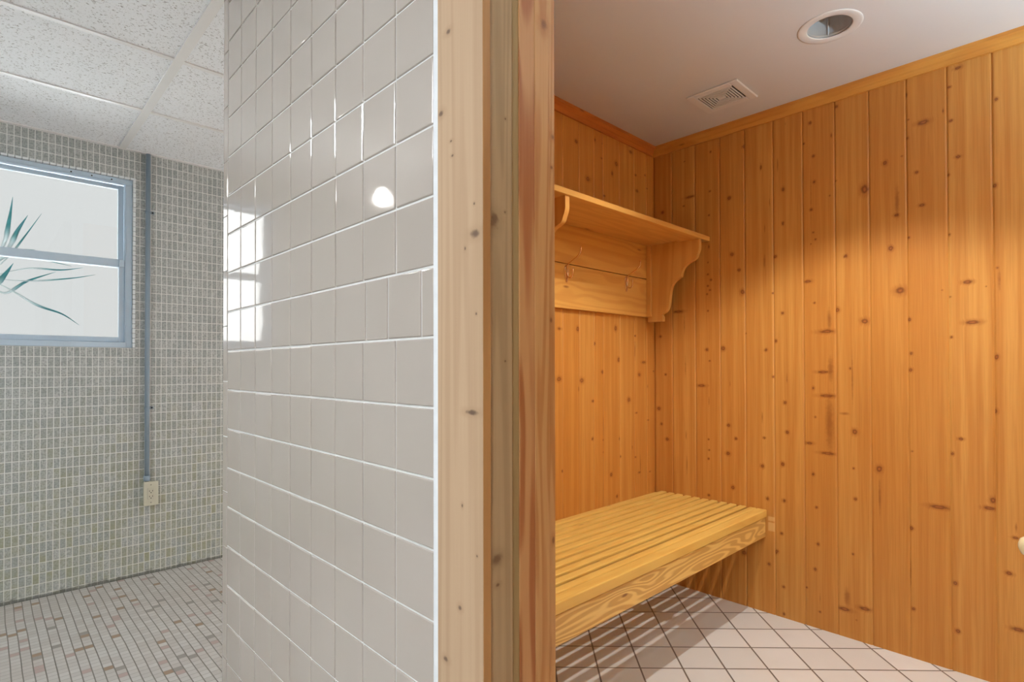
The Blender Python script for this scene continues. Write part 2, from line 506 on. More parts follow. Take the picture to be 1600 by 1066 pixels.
# ------------------------------------------------------------------ setting: shower room
XL, YR = -2.3, -1.8          # left wall and rear wall of the shower room
XE = 3.6                     # shower room continues behind the wood room
MB().box(XL, XE, YR, YW + 0.0, -0.06, 0.0).build('floor', M_MFLOOR, kind='structure', label='small white and tan mosaic floor of the shower room')

# window wall with opening
WX0, WX1, WZ0, WZ1 = -0.425, 0.642, 1.312, 2.288
w = MB()
D = 0.16
w.box(XL, WX0, YW, YW + D, 0, ZC + .1).box(WX1, XE, YW, YW + D, 0, ZC + .1)
w.box(WX0, WX1, YW, YW + D, 0, WZ0).box(WX0, WX1, YW, YW + D, WZ1, ZC + .1)
w.build('wall_window', M_MOSAIC, kind='structure', label='grey green mosaic tile wall with the window')
MB().box(XL - .1, XL, YR, YW + D, 0, ZC + .1).build('wall_left', M_PLASTER, kind='structure')
MB().box(XL - .1, XE, YR - .1, YR, 0, ZC + .1).build('wall_rear', M_PLASTER, kind='structure')
MB().box(XE, XE + .1, YR, YW + D, 0, ZC + .1).build('wall_far_right', M_PLASTER, kind='structure')

# suspended ceiling: panels and grid
TX = 0.575                    # centre of the main runner
ys = [YW - 0.637 - 0.61 * i for i in range(0, 9)]
c = MB()
c.box(XL, XA + .02, YR, YW, ZC + 0.005, ZC + 0.03)
c.box(XA + .02, XE, YB + 0.04, YW, ZC + 0.005, ZC + 0.03)
c.build('ceiling', M_PANEL, kind='structure', label='white fissured suspended ceiling panels')
g = MB()
g.box(TX - .018, TX + .018, YB + 0.06, YW, ZC - 0.001, ZC + 0.006, 0.001, 1)
g.box(TX - .018 - 1.22, TX + .018 - 1.22, YR, YW, ZC - 0.001, ZC + 0.006, 0.001, 1)
g.box(TX - .018 - 2.44, TX + .018 - 2.44, YR, YW, ZC - 0.001, ZC + 0.006, 0.001, 1)
for y in ys:
    x1 = XA if y < YB + .08 else XE
    if y > YR: g.box(XL, x1, y - .012, y + .012, ZC, ZC + 0.006, 0.001, 1)
g.box(XL, XE, YW - .022, YW, ZC - 0.0005, ZC + 0.006)
g.build('trim_1', M_TEE, kind='structure', label='white steel grid of the suspended ceiling')

# ------------------------------------------------------------------ cream tile partition
YE, YP = 0.690, 1.738        # tiled face from the casing to the rounded outer corner
DOOR_Y0 = -0.26              # doorway from here to the casing
core = MB()
core.box(XA + 0.0028, XI - 0.012, 0.592, YP - .004, 0, ZC + .05, mi=0)
core.box(XA + 0.0028, XI - 0.012, DOOR_Y0, 0.592, 2.06, ZC + .05, mi=0)
core.box(XA + 0.0028, XI - 0.012, YR, DOOR_Y0, 0, ZC + .05, mi=0)
def tile(y0, y1, z0, z1, gap=0.0019):
    b = core.bm
    y0 += gap; y1 -= gap; z0 += gap; z1 -= gap
    def ring(i, x, j=0.0):
        return [b.verts.new((x + random.uniform(-j, j), y, z)) for y, z in ((y0 + i, z0 + i), (y1 - i, z0 + i), (y1 - i, z1 - i), (y0 + i, z1 - i))]
    dx = random.uniform(-0.00025, 0.00025)
    A = ring(0, XA + 0.0030); B = ring(0.0004, XA + 0.0012); C = ring(0.0011, XA + 0.0003); E = ring(0.0024, XA + dx, 0.00022)
    for P, Q in ((A, B), (B, C), (C, E)):
        for i in range(4):
            f = b.faces.new((P[i], Q[i], Q[(i + 1) % 4], P[(i + 1) % 4])); f.material_index = 1
    f = b.faces.new(E[::-1]); f.material_index = 1
Z0 = 1.2464
rows = [Z0 + k * TP for k in range(-12, 12)]
for z in rows:
    z1 = min(z + TP, ZC); z_ = max(z, 0.0)
    if z1 - z_ < 0.01: continue
    cols = [0.700 + TP * k for k in range(10)]
    if abs(z - Z0) < 1e-4:
        edges = [0.6985, 0.735, 0.835] + [0.91] + [0.700 + TP * k for k in range(3, 10)]
    else:
        edges = cols
    for a, b_ in zip(edges[:-1], edges[1:]):
        tile(a, b_, z_, z1)
    if z > 2.0:                      # above the doorway
        pass
# bullnose column on the outer corner
zb = 1.3170 - 0.157 * 9
while zb < ZC:
    a, b_ = max(zb, 0), min(zb + 0.157, ZC)
    if b_ - a > 0.01:
        yA, yB_ = 1.692, YP
        r = 0.012
        pts = [(XA + 0.003, yA), (XA + 0.0006, yA + 0.0006), (XA, yA + .003), (XA, yB_ - r)]
        pts += [(XA + r - r * math.cos(t), yB_ - r + r * math.sin(t)) for t in [math.radians(15 * i) for i in range(1, 7)]]
        pts += [(XA + 0.05, yB_), (XA + 0.05, yB_ - 0.005), (XA + .004, yA + .004)]
        core.prism(pts, 2, a + 0.0016, b_ - 0.0016, mi=1)
    zb += 0.157
# tiles on both sides of the doorway are cream too (behind the camera)
yy = DOOR_Y0 - 0.10
while yy - TP > YR:
    for z in rows:
        z1 = min(z + TP, ZC); z_ = max(z, 0.0)
        if z1 - z_ > 0.01: tile(yy - TP, yy, z_, z1)
    yy -= TP
for y in [DOOR_Y0 + TP * k for k in range(0, 8)]:
    for z in rows:
        if z > 2.1: tile(y, y + TP, z, min(z + TP, ZC))
core.build('wall_center', [M_GROUT, M_TILE], kind='structure', label='partition wall of glossy cream square tiles with white grout')
MB().box(XA - 0.002, XA + 0.004, 0.668, 0.6990, 0, ZC, 0.0015, 2).build('trim_2', M_CAULK, kind='structure', label='white caulk line between cream tiles and door casing')

# ------------------------------------------------------------------ doorway timber
HZ = 2.06
cs = MB().box(0.490, 0.5045, 0.567, 0.670, 0, HZ + 0.10, 0.0012)
for f_ in cs.bm.faces:
    if f_.normal.y < -0.9: f_.material_index = 1
cs.build('trim_3', [M_CASING, M_EDGE], kind='structure', label='pale knotty door casing board beside the cream tiles')
MB().box(0.5045, 0.549, 0.571, 0.660, 0, HZ, 0.001).build('trim_4', M_STUD, kind='structure', label='greenish grey stud beside the casing board')
MB().box(0.5505, 0.5645, 0.5738, 0.640, 0, HZ, 0.0005).build('trim_5', M_OLIVE, kind='structure', label='olive recessed strip between the two jamb posts')
MB().box(0.5645, 0.5967, 0.572, 0.660, 0, HZ, 0.001).build('trim_6', M_FLAME, kind='structure', label='reddish fir jamb strip with bold flame grain')
MB().box(0.5970, 0.629, 0.5718, 0.660, 0, HZ, 0.001).build('trim_12', M_JAMB, kind='structure', label='tan fir jamb post beside the reddish strip')
MB().box(0.629, 0.6435, 0.5735, 0.670, 0, HZ + 0.06, 0.0015).build('trim_7', M_JAMB, kind='structure', label='narrow inner casing board on the wood room side')
MB().box(0.490, 0.6435, DOOR_Y0, 0.567, HZ, HZ + 0.10, 0.001).build('trim_8', M_STUD, kind='structure')
MB().box(0.490, 0.6435, DOOR_Y0 - 0.10, DOOR_Y0, 0, HZ + 0.10, 0.001).build('trim_9', M_STUD, kind='structure')

# ------------------------------------------------------------------ wood room shell
YF = -1.70                   # near end of the wood room
MB().box(XI - .02, XR + .06, YF - .05, YB + .05, 0.0005, 0.004).build('floor', M_SFLOOR, kind='structure', label='white square tiles laid diagonally in the wood room')

CANS = [(2.236, 0.648), (1.80, 0.60)]
VENT = (2.343, 2.562, 1.040, 1.279)
def ceiling_with_holes(name, x0, x1, y0, y1, z, th, holes, mat, **kw):
    """flat slab with round openings"""
    b = bmesh.new()
    R = 0.086; S = 0.15
    xs = sorted({x0, x1} | {h[0] - S for h in holes} | {h[0] + S for h in holes})
    yset = sorted({y0, y1} | {h[1] - S for h in holes} | {h[1] + S for h in holes})
    for xa, xb in zip(xs[:-1], xs[1:]):
        for ya, yb in zip(yset[:-1], yset[1:]):
            cx, cy = (xa + xb) / 2, (ya + yb) / 2
            if any(abs(cx - h[0]) < S and abs(cy - h[1]) < S for h in holes): continue
            b.faces.new([b.verts.new(p) for p in ((xa, ya, z), (xa, yb, z), (xb, yb, z), (xb, ya, z))])
    n = 64
    for hx, hy in holes:
        inn, out, upr = [], [], []
        for i in range(n):
            t = 2 * math.pi * (i + .5) / n
            cx, cy = math.cos(t), math.sin(t)
            m = max(abs(cx), abs(cy))
            inn.append(b.verts.new((hx + R * cx, hy + R * cy, z)))
            out.append(b.verts.new((hx + S * cx / m, hy + S * cy / m, z)))
            upr.append(b.verts.new((hx + R * cx, hy + R * cy, z + th)))
        for i in range(n):
            j = (i + 1) % n
            b.faces.new((inn[i], out[i], out[j], inn[j]))
            b.faces.new((inn[i], inn[j], upr[j], upr[i]))
        for q in range(4):            # square corners of the ring
            t0 = math.pi / 4 + q * math.pi / 2
            k0 = int((t0 / (2 * math.pi)) * n - .5)
            b.faces.new((out[k0 % n], b.verts.new((hx + S * (1 if math.cos(t0) > 0 else -1), hy + S * (1 if math.sin(t0) > 0 else -1), z)), out[(k0 + 1) % n]))
    for f in b.faces:
        f.normal_update()
    mb = MB(); mb.add(b)
    mb.box(x0 - .2, x1 + .1, y0 - .1, y1 + .1, z + 0.30, z + 0.34)
    return mb.build(name, mat, kind='structure', **kw)
ceiling_with_holes('ceiling', XI - .04, XR + .06, YF - .05, YB + .055, ZC, 0.03, CANS, M_WHITE, label='smooth white painted ceiling of the wood room')

KNOTS_R=[(1.519,2.317,5,4),(1.37,2.328,5,6),(1.374,2.121,6,5),(1.38,1.996,5,5),(1.193,2.306,10,9),(1.654,2.066,10,9),(1.487,2.117,29,7),(1.524,2.075,6,5),(1.27,2.063,11,10),(1.258,1.772,11,11),(1.222,1.687,9,9),(1.204,1.574,13,14),(1.11,2.179,5,14),(1.007,2.046,7,12),(1.045,1.729,8,8),(1.008,1.883,6,10),(0.913,2.237,5,6),(0.872,2.168,7,7),(0.87,2.048,7,8),(0.883,1.923,7,8),(0.875,1.816,5,5),(0.866,1.782,5,5),(0.885,1.764,3,4),(0.9,1.593,18,8),(0.872,1.491,5,5),(1.057,1.554,4,5),(1.012,1.454,8,8),(1.044,1.322,7,8),(1.091,1.28,8,8),(1.19,1.365,5,5),(1.307,1.293,13,13),(1.396,1.288,9,9),(1.672,1.369,9,8),(1.639,1.53,9,8),(1.387,1.748,4,5),(1.388,1.685,6,5),(1.371,1.654,7,6),(1.388,1.624,6,5),(1.377,1.601,6,5),(1.393,1.581,6,5),(1.388,1.493,5,5),(1.381,1.83,4,11),(1.56,1.501,32,8),(0.824,1.357,37,9),(0.778,1.451,10,11),(0.78,2.031,4,4),(0.806,1.97,4,4),(0.749,1.685,4,6),(0.593,2.061,9,11),(0.533,2.074,4,4),(0.669,1.967,16,23),(0.483,1.994,8,7),(0.467,1.856,11,7),(0.554,1.832,10,8),(0.512,1.73,5,6),(0.743,1.688,8,8),(0.575,1.696,10,11),(0.543,1.514,20,17),(0.673,1.395,16,13),(0.512,1.392,7,9),(0.507,1.252,6,8),(0.35,2.021,10,7),(0.381,1.957,5,6),(0.379,1.72,5,6),(0.324,1.526,17,8),(0.378,1.473,4,4),(0.31,1.369,25,9),(0.375,1.315,3,5),(0.242,1.882,7,9),(0.237,1.57,4,5),(0.241,1.236,7,9),(0.404,1.502,3,3),(0.27,1.503,3,3),(1.639,1.155,7,7),(1.683,0.963,12,11),(1.667,0.878,8,8),(1.631,0.795,12,10),(1.394,1.288,8,9),(1.38,1.229,5,5),(1.428,1.098,26,8),(1.385,0.761,5,5),(1.389,0.715,6,6),(1.388,0.817,5,5),(1.389,0.524,8,7),(1.28,0.899,10,9),(1.242,0.834,8,8),(1.284,0.754,12,11),(1.259,0.585,10,10),(1.057,1.15,6,6),(1.004,1.027,8,9),(0.995,0.887,9,9),(1.101,0.851,7,6),(1.112,0.712,9,10),(1.016,0.733,10,11),(1.088,0.557,8,9),(1.01,0.56,8,9),(1.204,0.267,12,12),(1.023,0.402,8,7),(1.045,0.313,8,8),(1.083,0.241,8,8),(0.84,1.174,26,7),(0.88,1.099,6,8),(0.822,1.066,35,8),(0.872,0.967,5,5),(0.897,0.845,17,7),(0.821,0.806,34,7),(0.883,0.704,7,8),(0.87,0.554,6,7),(0.864,0.388,7,8),(0.877,0.27,7,8),(0.51,1.184,8,9),(0.375,1.313,5,6),(0.242,1.233,8,10),(0.247,1.03,8,10),(0.729,1.19,5,6),(0.713,0.912,12,14),(0.35,0.915,10,6),(0.376,0.855,6,8),(0.507,0.85,4,4),(0.623,0.762,12,15),(0.719,0.752,5,5),(0.713,0.619,7,8),(0.512,0.534,8,9),(0.42,0.637,36,9),(0.267,0.66,21,8),(0.257,0.692,10,13),(0.724,0.376,5,6),(0.194,0.564,10,6),(0.214,0.429,11,7),(1.016,0.15,7,7),(1.015,0.022,6,7),(0.869,0.555,4,5),(0.877,0.269,6,8),(0.858,0.082,5,5),(0.724,0.375,4,5),(0.759,0.126,28,9),(0.679,0.151,26,9),(0.507,0.205,7,8),(0.371,0.348,7,9),(0.364,0.163,8,9),(0.212,0.427,11,7),(0.19,0.228,21,8),(0.712,0.092,3,3),(0.914,0.177,5,5),(1.049,0.307,7,10),(0.776,2.364,7,8),(0.516,2.324,4,9),(0.347,2.371,12,7),(0.376,2.305,7,5),(0.461,2.192,22,10),(0.371,2.17,7,6),(0.515,2.143,6,7),(0.51,2.219,4,4),(0.235,2.208,6,7),(0.395,2.217,3,10),(1.193,2.307,5,6),(0.885,2.326,7,8),(0.797,2.241,3,10),(0.914,2.239,4,3),(1.369,2.328,5,6)]
STREAK_R=[(1.07,1.999,4,25),(1.094,1.874,4,30),(1.031,2.168,5,39),(1.096,1.715,6,40),(1.524,1.43,4,67),(0.811,1.408,10,56),(0.884,1.978,3,189),(0.551,1.887,10,77),(0.232,1.525,5,46),(1.519,1.198,4,74),(1.517,0.827,4,31),(1.513,0.667,4,62),(1.385,1.018,4,30),(1.272,1.11,4,17),(0.995,1.143,4,27),(1.111,0.952,4,34),(0.813,0.94,20,144),(0.807,1.187,13,62),(0.753,0.99,23,8),(0.622,0.644,5,87),(0.192,0.603,4,21),(0.721,1.147,4,120),(0.748,0.182,13,45),(0.857,0.142,3,31),(0.516,0.35,4,71),(0.995,2.356,3,9)]
KNOTS_B=[(2.074,2.289,12,10),(2.221,2.338,6,11),(2.283,2.336,6,4),(2.275,2.26,8,5),(2.402,2.263,15,14),(2.365,2.204,9,13),(2.533,2.361,16,9),(2.58,2.247,9,6),(2.675,2.268,10,5),(2.593,2.163,14,8),(2.693,2.198,7,4),(2.163,2.128,17,13),(2.297,2.073,9,5),(2.081,1.382,11,13),(2.212,1.315,8,9),(2.391,1.4,13,15),(2.416,1.236,13,13),(2.57,1.367,7,6),(2.651,1.224,22,8),(2.607,1.156,14,12),(2.75,1.173,7,5),(2.277,1.173,12,9),(1.947,1.377,13,7),(1.944,1.142,17,12),(2.109,1.133,16,14),(2.198,1.029,11,7),(2.508,1.022,15,14),(2.577,0.948,11,5),(2.694,0.901,8,4),(2.192,0.842,8,8),(2.283,0.828,7,5),(2.287,0.766,9,5),(2.426,0.822,10,8),(2.43,0.727,5,7),(2.347,0.644,11,11),(2.567,0.709,9,5),(2.604,0.621,11,6),(2.71,0.612,8,4),(1.966,0.712,8,7),(2.397,0.525,9,9)]
STREAK_B=[(2.086,1.092,6,17),(2.69,1.089,6,15),(2.615,0.657,6,69),(2.538,0.764,5,15),(2.283,0.908,5,73),(2.568,1.288,5,58)]

def pine_wall(name, ua, plane, sgn, bounds, lo, hi, fine_lo, fine_hi, knots, streaks, pale, mat, **kw):
    """boards with V joints; ua 1: boards stand along y, 0: along x; plane is the wall face"""
    us, bid, dep = [], [], []
    gr = [(0.0, 0.0035), (0.0010, 0.0032), (0.0036, 0.0)]
    for i, (a, b) in enumerate(zip(bounds[:-1], bounds[1:])):
        step = 0.0042 if (b > fine_lo and a < fine_hi) else 0.03
        n = max(3, int((b - a - 0.0072) / step))
        cs = [a + d for d, _ in gr] + list(np.linspace(a + 0.0036, b - 0.0036, n))[1:-1] + [b - d for d, _ in gr[::-1]]
        ds = [h for _, h in gr] + [0.0] * (n - 2) + [h for _, h in gr[::-1]]
        us += cs; dep += ds; bid += [i + 0.5] * len(cs)
    us, dep, bid = np.array(us), np.array(dep), np.array(bid)
    zs = np.arange(0, 701) * (ZC / 700)
    U, Z = np.meshgrid(us, zs)                      # rows by z
    def field(lst, cap):
        F = np.full(U.shape, cap)
        for (u, z, ru, rz) in lst:
            ru, rz = ru * 0.9 / 1000, rz * 0.9 / 1000
            i0, i1 = np.searchsorted(us, [u - cap * ru, u + cap * ru]); j0, j1 = np.searchsorted(zs, [z - cap * rz, z + cap * rz])
            if i1 <= i0 or j1 <= j0: continue
            d = np.sqrt(((U[j0:j1, i0:i1] - u) / ru) ** 2 + ((Z[j0:j1, i0:i1] - z) / rz) ** 2)
            # a knot stays on its own board
            own = bid[i0:i1][np.argmin(abs(us[i0:i1] - u))]
            d = np.where(bid[None, i0:i1] == own, d, cap)
            F[j0:j1, i0:i1] = np.minimum(F[j0:j1, i0:i1], d)
        return F
    K = field(knots, 3.0); S = field(streaks, 2.0)
    P = np.zeros(U.shape)
    for (ua_, ub_, za_, zb_) in pale:
        P = np.where((U > ua_) & (U < ub_) & (Z > za_) & (Z < zb_), 1.0, P)
    nu, nz = len(us), len(zs)
    X = np.empty((nz, nu, 3))
    depth = plane + sgn * np.broadcast_to(dep, U.shape)
    if ua == 1: X[..., 0], X[..., 1] = depth, U
    else: X[..., 0], X[..., 1] = U, depth
    X[..., 2] = Z
    idx = np.arange(nu * nz).reshape(nz, nu)
    q = np.stack([idx[:-1, :-1], idx[:-1, 1:], idx[1:, 1:], idx[1:, :-1]], -1).reshape(-1, 4)
    if ua == 1: q = q[:, ::-1]
    me = bpy.data.meshes.new(name)
    me.vertices.add(nu * nz); me.vertices.foreach_set('co', X.astype(np.float32).ravel())
    me.loops.add(q.size); me.loops.foreach_set('vertex_index', q.astype(np.int32).ravel())
    me.polygons.add(len(q)); me.polygons.foreach_set('loop_start', (np.arange(len(q)) * 4).astype(np.int32))
    me.update(calc_edges=True)
    for nm, F in (('knot', K), ('streak', S), ('pale', P), ('board', np.broadcast_to(bid, U.shape))):
        at = me.attributes.new(nm, 'FLOAT', 'POINT')
        at.data.foreach_set('value', np.ascontiguousarray(F, dtype=np.float32).ravel())
    # backing so that the wall has its thickness
    b = bmesh.new(); b.from_mesh(me)
    bb = bmesh.new(); bmesh.ops.create_cube(bb, size=1)
    d0, d1 = sorted((plane + sgn * 0.004, plane + sgn * 0.05))
    for v in bb.verts:
        if ua == 1: v.co = Vector(((d0 + d1) / 2 + v.co.x * (d1 - d0), (lo + hi) / 2 + v.co.y * (hi - lo), ZC / 2 + v.co.z * ZC))
        else: v.co = Vector(((lo + hi) / 2 + v.co.x * (hi - lo), (d0 + d1) / 2 + v.co.y * (d1 - d0), ZC / 2 + v.co.z * ZC))
    t = bpy.data.meshes.new('tmp'); bb.to_mesh(t); bb.free(); b.from_mesh(t); bpy.data.meshes.remove(t)
    lay = {nm: b.verts.layers.float.get(nm) for nm in ('knot', 'streak')}
    b.verts.ensure_lookup_table()
    for v in b.verts[-8:]:
        v[lay['knot']] = 3.0; v[lay['streak']] = 2.0
    b.to_mesh(me); b.free()
    me.materials.append(mat)
    o = bpy.data.objects.new(name, me); COL.objects.link(o)
    return tag(o, kind='structure', **kw)

yb = [YB, 1.597, 1.460, 1.322, 1.192, 1.054, 0.920, 0.785, 0.652, 0.518, 0.384, 0.248]
while yb[-1] - 0.135 > YF: yb.append(yb[-1] - 0.135)
yb.append(YF)
pine_wall('wall_right', 1, XR, 1, yb[::-1], YF, YB + .05, 0.10, 1.75, KNOTS_R, STREAK_R, [(1.056, 1.088, 0.402, 0.445), (1.056, 1.088, 0.452, 0.474)], M_PINE_R, label='knotty pine board wall on the right')
xb = [2.7637, 2.683, 2.564, 2.428, 2.287, 2.210, 2.095, 1.973, 1.86, 1.73, 1.60]
while xb[-1] - 0.135 > XI + .02: xb.append(xb[-1] - 0.135)
xb.append(XI)
pine_wall('wall_back', 0, YB, 1, xb[::-1], XI - .01, XR + .05, 1.80, 2.80, KNOTS_B, STREAK_B, [], M_PINE_B, label='knotty pine board wall behind the bench')
MB().box(XI - .012, XI, 0.58, YB + .028, 0, ZC).box(XI - .012, XI, YF, DOOR_Y0 - .1, 0, ZC).box(XI - .012, XI, DOOR_Y0 - .1, 0.58, HZ + .1, ZC).build('wall_inner', M_DOORW, kind='structure', label='pine boards on the doorway side of the wood room')
MB().box(XI - .02, XR + .05, YF - .05, YF, 0, ZC).build('wall_front', M_DOORW, kind='structure')

# crown moulding: flat fillet and a small cove
cr = [(XR, 2.389), (XR - .008, 2.390), (XR - .010, 2.398), (XR - .014, 2.405), (XR - .015, 2.412), (XR - .022, 2.424), (XR - .026, 2.428), (XR - .026, ZC), (XR, ZC)]
o = MB().prism([(p[0], p[1]) for p in cr], 1, YF, YB).build('trim_10', M_CROWN_R, kind='structure', label='pine crown moulding along the right wall')
cb = [(YB, 2.389), (YB - .008, 2.390), (YB - .010, 2.398), (YB - .014, 2.405), (YB - .015, 2.412), (YB - .022, 2.424), (YB - .026, 2.428), (YB - .026, ZC), (YB, ZC)]
MB().prism(cb, 0, XI, XR - .0262).build('trim_11', M_CROWN_B, kind='structure', label='reddish pine crown moulding above the coat shelf')

# ------------------------------------------------------------------ bench
bench = empty('slatted_bench', (1.70, 1.40, 0), label='yellow slatted pine bench fixed across the back wall of the wood room', cat='bench')
BX0, BX1 = XI + .004, XR - .004
for i in range(12):
    y0 = 1.090 + 0.0493 * i
    wd = 0.0455 if i == 0 else 0.0338
    MB().box(BX0, BX1, y0, y0 + wd, (0.4675 if i == 0 else 0.491), 0.505 + random.uniform(-.0008, .0008), 0.0045, 3).build('slat', M_SLAT, bench, origin=(1.7, y0, 0.48))
MB().box(BX0, BX1 - .002, 1.0955, 1.1335, 0.372, 0.4655, 0.003, 2).build('apron', M_APRON, bench, origin=(1.7, 1.1, 0.42), label='front board with bold wavy grain')
MB().box(BX0, BX1, 1.671, YB - .0005, 0.372, 0.4907, 0.002).build('ledger', M_SLAT, bench, origin=(1.7, 1.68, 0.42))
for x in (0.70, 1.46, 2.25):
    MB().box(x, x + 0.038, 1.1337, 1.6708, 0.378, 0.4907, 0.002).build('joist', M_SLAT, bench, origin=(x, 1.4, 0.42))

# ------------------------------------------------------------------ coat shelf
shelf = empty('coat_shelf', (2.1, YB, 1.47), label='pine coat shelf with scrolled brackets and wire hooks above the bench', cat='coat shelf')
SX0, SX1 = 0.75, XR - .002
sb = MB().prism([(1.376, 1.860), (1.376, 1.880), (1.380, 1.8835), (1.50, 1.8835), (1.50, 1.858), (1.379, 1.858)], 0, SX0, SX1).build('shelf_board', M_SHELF, shelf, origin=(2.1, 1.44, 1.87))
MB().box(SX0, SX1, 1.5008, YB - .0004, 1.866, 1.8835, 0.001, 1).build('shelf_board', M_SHELF, shelf, origin=(2.1, 1.6, 1.87))
MB().box(SX0, SX1 - .028, 1.688, YB - .0006, 1.6835, 1.8655, 0.0015).build('back_board', M_SHELF, shelf, origin=(2.1, 1.69, 1.77))
MB().box(SX0, SX1 - .028, 1.688, YB - .0006, 1.4725, 1.6795, 0.0015).build('back_board', M_SHELF, shelf, origin=(2.1, 1.69, 1.57))
prof = [(1.357, 1.8575), (1.358, 1.834), (1.363, 1.806), (1.378, 1.779), (1.406, 1.757), (1.441, 1.742), (1.468, 1.722), (1.481, 1.699), (1.487, 1.673), (1.501, 1.667), (1.525, 1.651), (1.541, 1.630), (1.549, 1.602), (1.556, 1.552), (1.562, 1.519), (1.577, 1.496), (1.602, 1.482), (1.596, 1.466), (1.597, 1.445), (1.6872, 1.445), (1.6872, 1.8575)]
prof[0] = (1.384, 1.8575); prof[1] = (1.383, 1.836); prof[2] = (1.384, 1.806); prof[3] = (1.394, 1.779)
def bracket(x0, x1):
    curve = [(p.x, p.y) for p in spline([(a, b, 0) for a, b in prof[1:9]], 5)] + [(p.x, p.y) for p in spline([(a, b, 0) for a, b in prof[8:17]], 5)][1:]
    pts = [prof[0]] + curve + prof[17:19] + [(1.6872, 1.445), (1.6872, 1.8655), (1.5012, 1.8655), (1.5012, 1.8575)]
    br = MB().prism(pts, 0, x0, x1).build('bracket', M_BRACKET, shelf, origin=((x0 + x1) / 2, 1.55, 1.65))
    return br
bracket(2.662, 2.686); bracket(1.612, 1.636); bracket(0.78, 0.804)
MB().box(2.647, 2.6618, 1.660, 1.6874, 1.4735, 1.8655, 0.002).build('cleat', M_BRACKET, shelf, origin=(2.655, 1.67, 1.67))
def hook(x):
    zb_ = 1.640
    main = spline([(x, 1.600, 1.744), (x, 1.599, 1.735), (x, 1.604, 1.720), (x, 1.622, 1.704), (x, 1.650, 1.690), (x, 1.676, 1.676), (x, 1.6835, 1.662), (x, 1.684, 1.640), (x, 1.680, 1.622), (x, 1.668, 1.613), (x, 1.655, 1.615), (x, 1.648, 1.628), (x, 1.647, 1.656)], 6)
    h = MB().tube(main, 0.0033, 10)
    h.lathe([(0, -.004), (.0028, -.0032), (.0042, 0), (.0028, .0032), (0, .004)], main[0], seg=12)
    h.tube(spline([(x - .010, 1.6855, 1.668), (x - .012, 1.6855, 1.645), (x - .003, 1.686, 1.600), (x + .003, 1.686, 1.600), (x + .012, 1.6855, 1.645), (x + .010, 1.6855, 1.668), (x, 1.6855, 1.672), (x - .010, 1.6855, 1.668)], 5), 0.0027, 8)
    return h.build('coat_hook', M_HOOK, shelf, origin=(x, 1.686, 1.64), label='thin brass coloured wire coat hook')
hook(1.972); hook(2.455); hook(1.489)

# ------------------------------------------------------------------ ceiling vent and recessed lamps
vx0, vx1, vy0, vy1 = VENT
vent = empty('ceiling_vent', ((vx0 + vx1) / 2, (vy0 + vy1) / 2, ZC), label='square white louvred vent on the white ceiling', cat='vent')
fr = MB()
def ring_rect(mb, x0, x1, y0, y1, wd, z0, z1, bev=0.001):
    mb.box(x0, x1, y0, y0 + wd, z0, z1, bev, 1).box(x0, x1, y1 - wd, y1, z0, z1, bev, 1)
    mb.box(x0, x0 + wd, y0 + wd, y1 - wd, z0, z1, bev, 1).box(x1 - wd, x1, y0 + wd, y1 - wd, z0, z1, bev, 1)
ring_rect(fr, vx0, vx1, vy0, vy1, 0.036, ZC - 0.009, ZC - 0.0005, 0.003)
fr.build('frame', M_VENT, vent, origin=(vx0, vy0, ZC))
MB().box(vx0 + .02, vx1 - .02, vy0 + .02, vy1 - .02, ZC - 0.0015, ZC - 0.0008).build('backing', M_VENT_DARK, vent, origin=(vx0, vy0, ZC))
a, i = 0.0390, 0
while True:
    x0, x1, y0, y1 = vx0 + a, vx1 - a, vy0 + a + .004, vy1 - a - .004
    if x1 - x0 < 0.028: break
    lv = MB(); ring_rect(lv, x0, x1, y0, y1, 0.0056, ZC - 0.0088, ZC - 0.0045, 0.0008)
    lv.build('louvre', M_VENT, vent, origin=(x0, y0, ZC))
    a += 0.0118
MB().box(x0, x1, y0, y1, ZC - 0.0085, ZC - 0.002, 0.001, 1).build('louvre', M_VENT, vent, origin=(x0, y0, ZC))

def can(x, y, label, power):
    t = empty('recessed_light', (x, y, ZC), label=label, cat='ceiling light', group=None)
    MB().lathe([(.0725, .004), (.0725, -.001), (.075, -.0022), (.098, -.0030), (.104, -.0022), (.1055, -.0003), (.090, -.0003), (.078, .004)], (x, y, ZC), seg=72, close=True).build('trim_ring', M_CAN_TRIM, t, origin=(x, y, ZC))
    cn = MB().lathe([(.0735, .0045), (.0740, .075), (.0735, .135), (0, .135)], (x, y, ZC), seg=64)
    cn.lathe([(.0718, .0045), (.0705, .010), (.0718, .014)], (x, y, ZC), seg=64)
    for ang in (20, 95, 160, 250):
        tx, ty = math.cos(math.radians(ang)), math.sin(math.radians(ang))
        cn.tube([(x + .0728 * tx, y + .0728 * ty, ZC + .006), (x + .0728 * tx, y + .0728 * ty, ZC + .12)], 0.0028, 6)
    cn.build('reflector_can', M_ALU, t, origin=(x, y, ZC))
    bz = ZC + 0.056 if power else ZC + .11
    MB().lathe([(0, .0), (.010, .002), (.017, .010), (.018, .018), (.012, .032), (.008, .045), (0, .045)], (x, y, bz + 0.014), seg=24).build('bulb', M_PLATE, t, origin=(x, y, ZC))
    if power:
        ld = bpy.data.lights.new('lamp', 'SPOT')
        ld.energy = power; ld.color = (1.0, 0.98, 0.94); ld.shadow_soft_size = 0.007
        ld.spot_size = math.radians(126); ld.spot_blend = 0.6
        lo = bpy.data.objects.new('lamp', ld); COL.objects.link(lo); lo.parent = t; lo.location = (0, 0, bz - ZC)
    return t
can(*CANS[0], 'unlit round recessed ceiling light with white trim ring near the vent', 0)
can(*CANS[1], 'lit recessed ceiling light over the middle of the wood room', P_CAN)

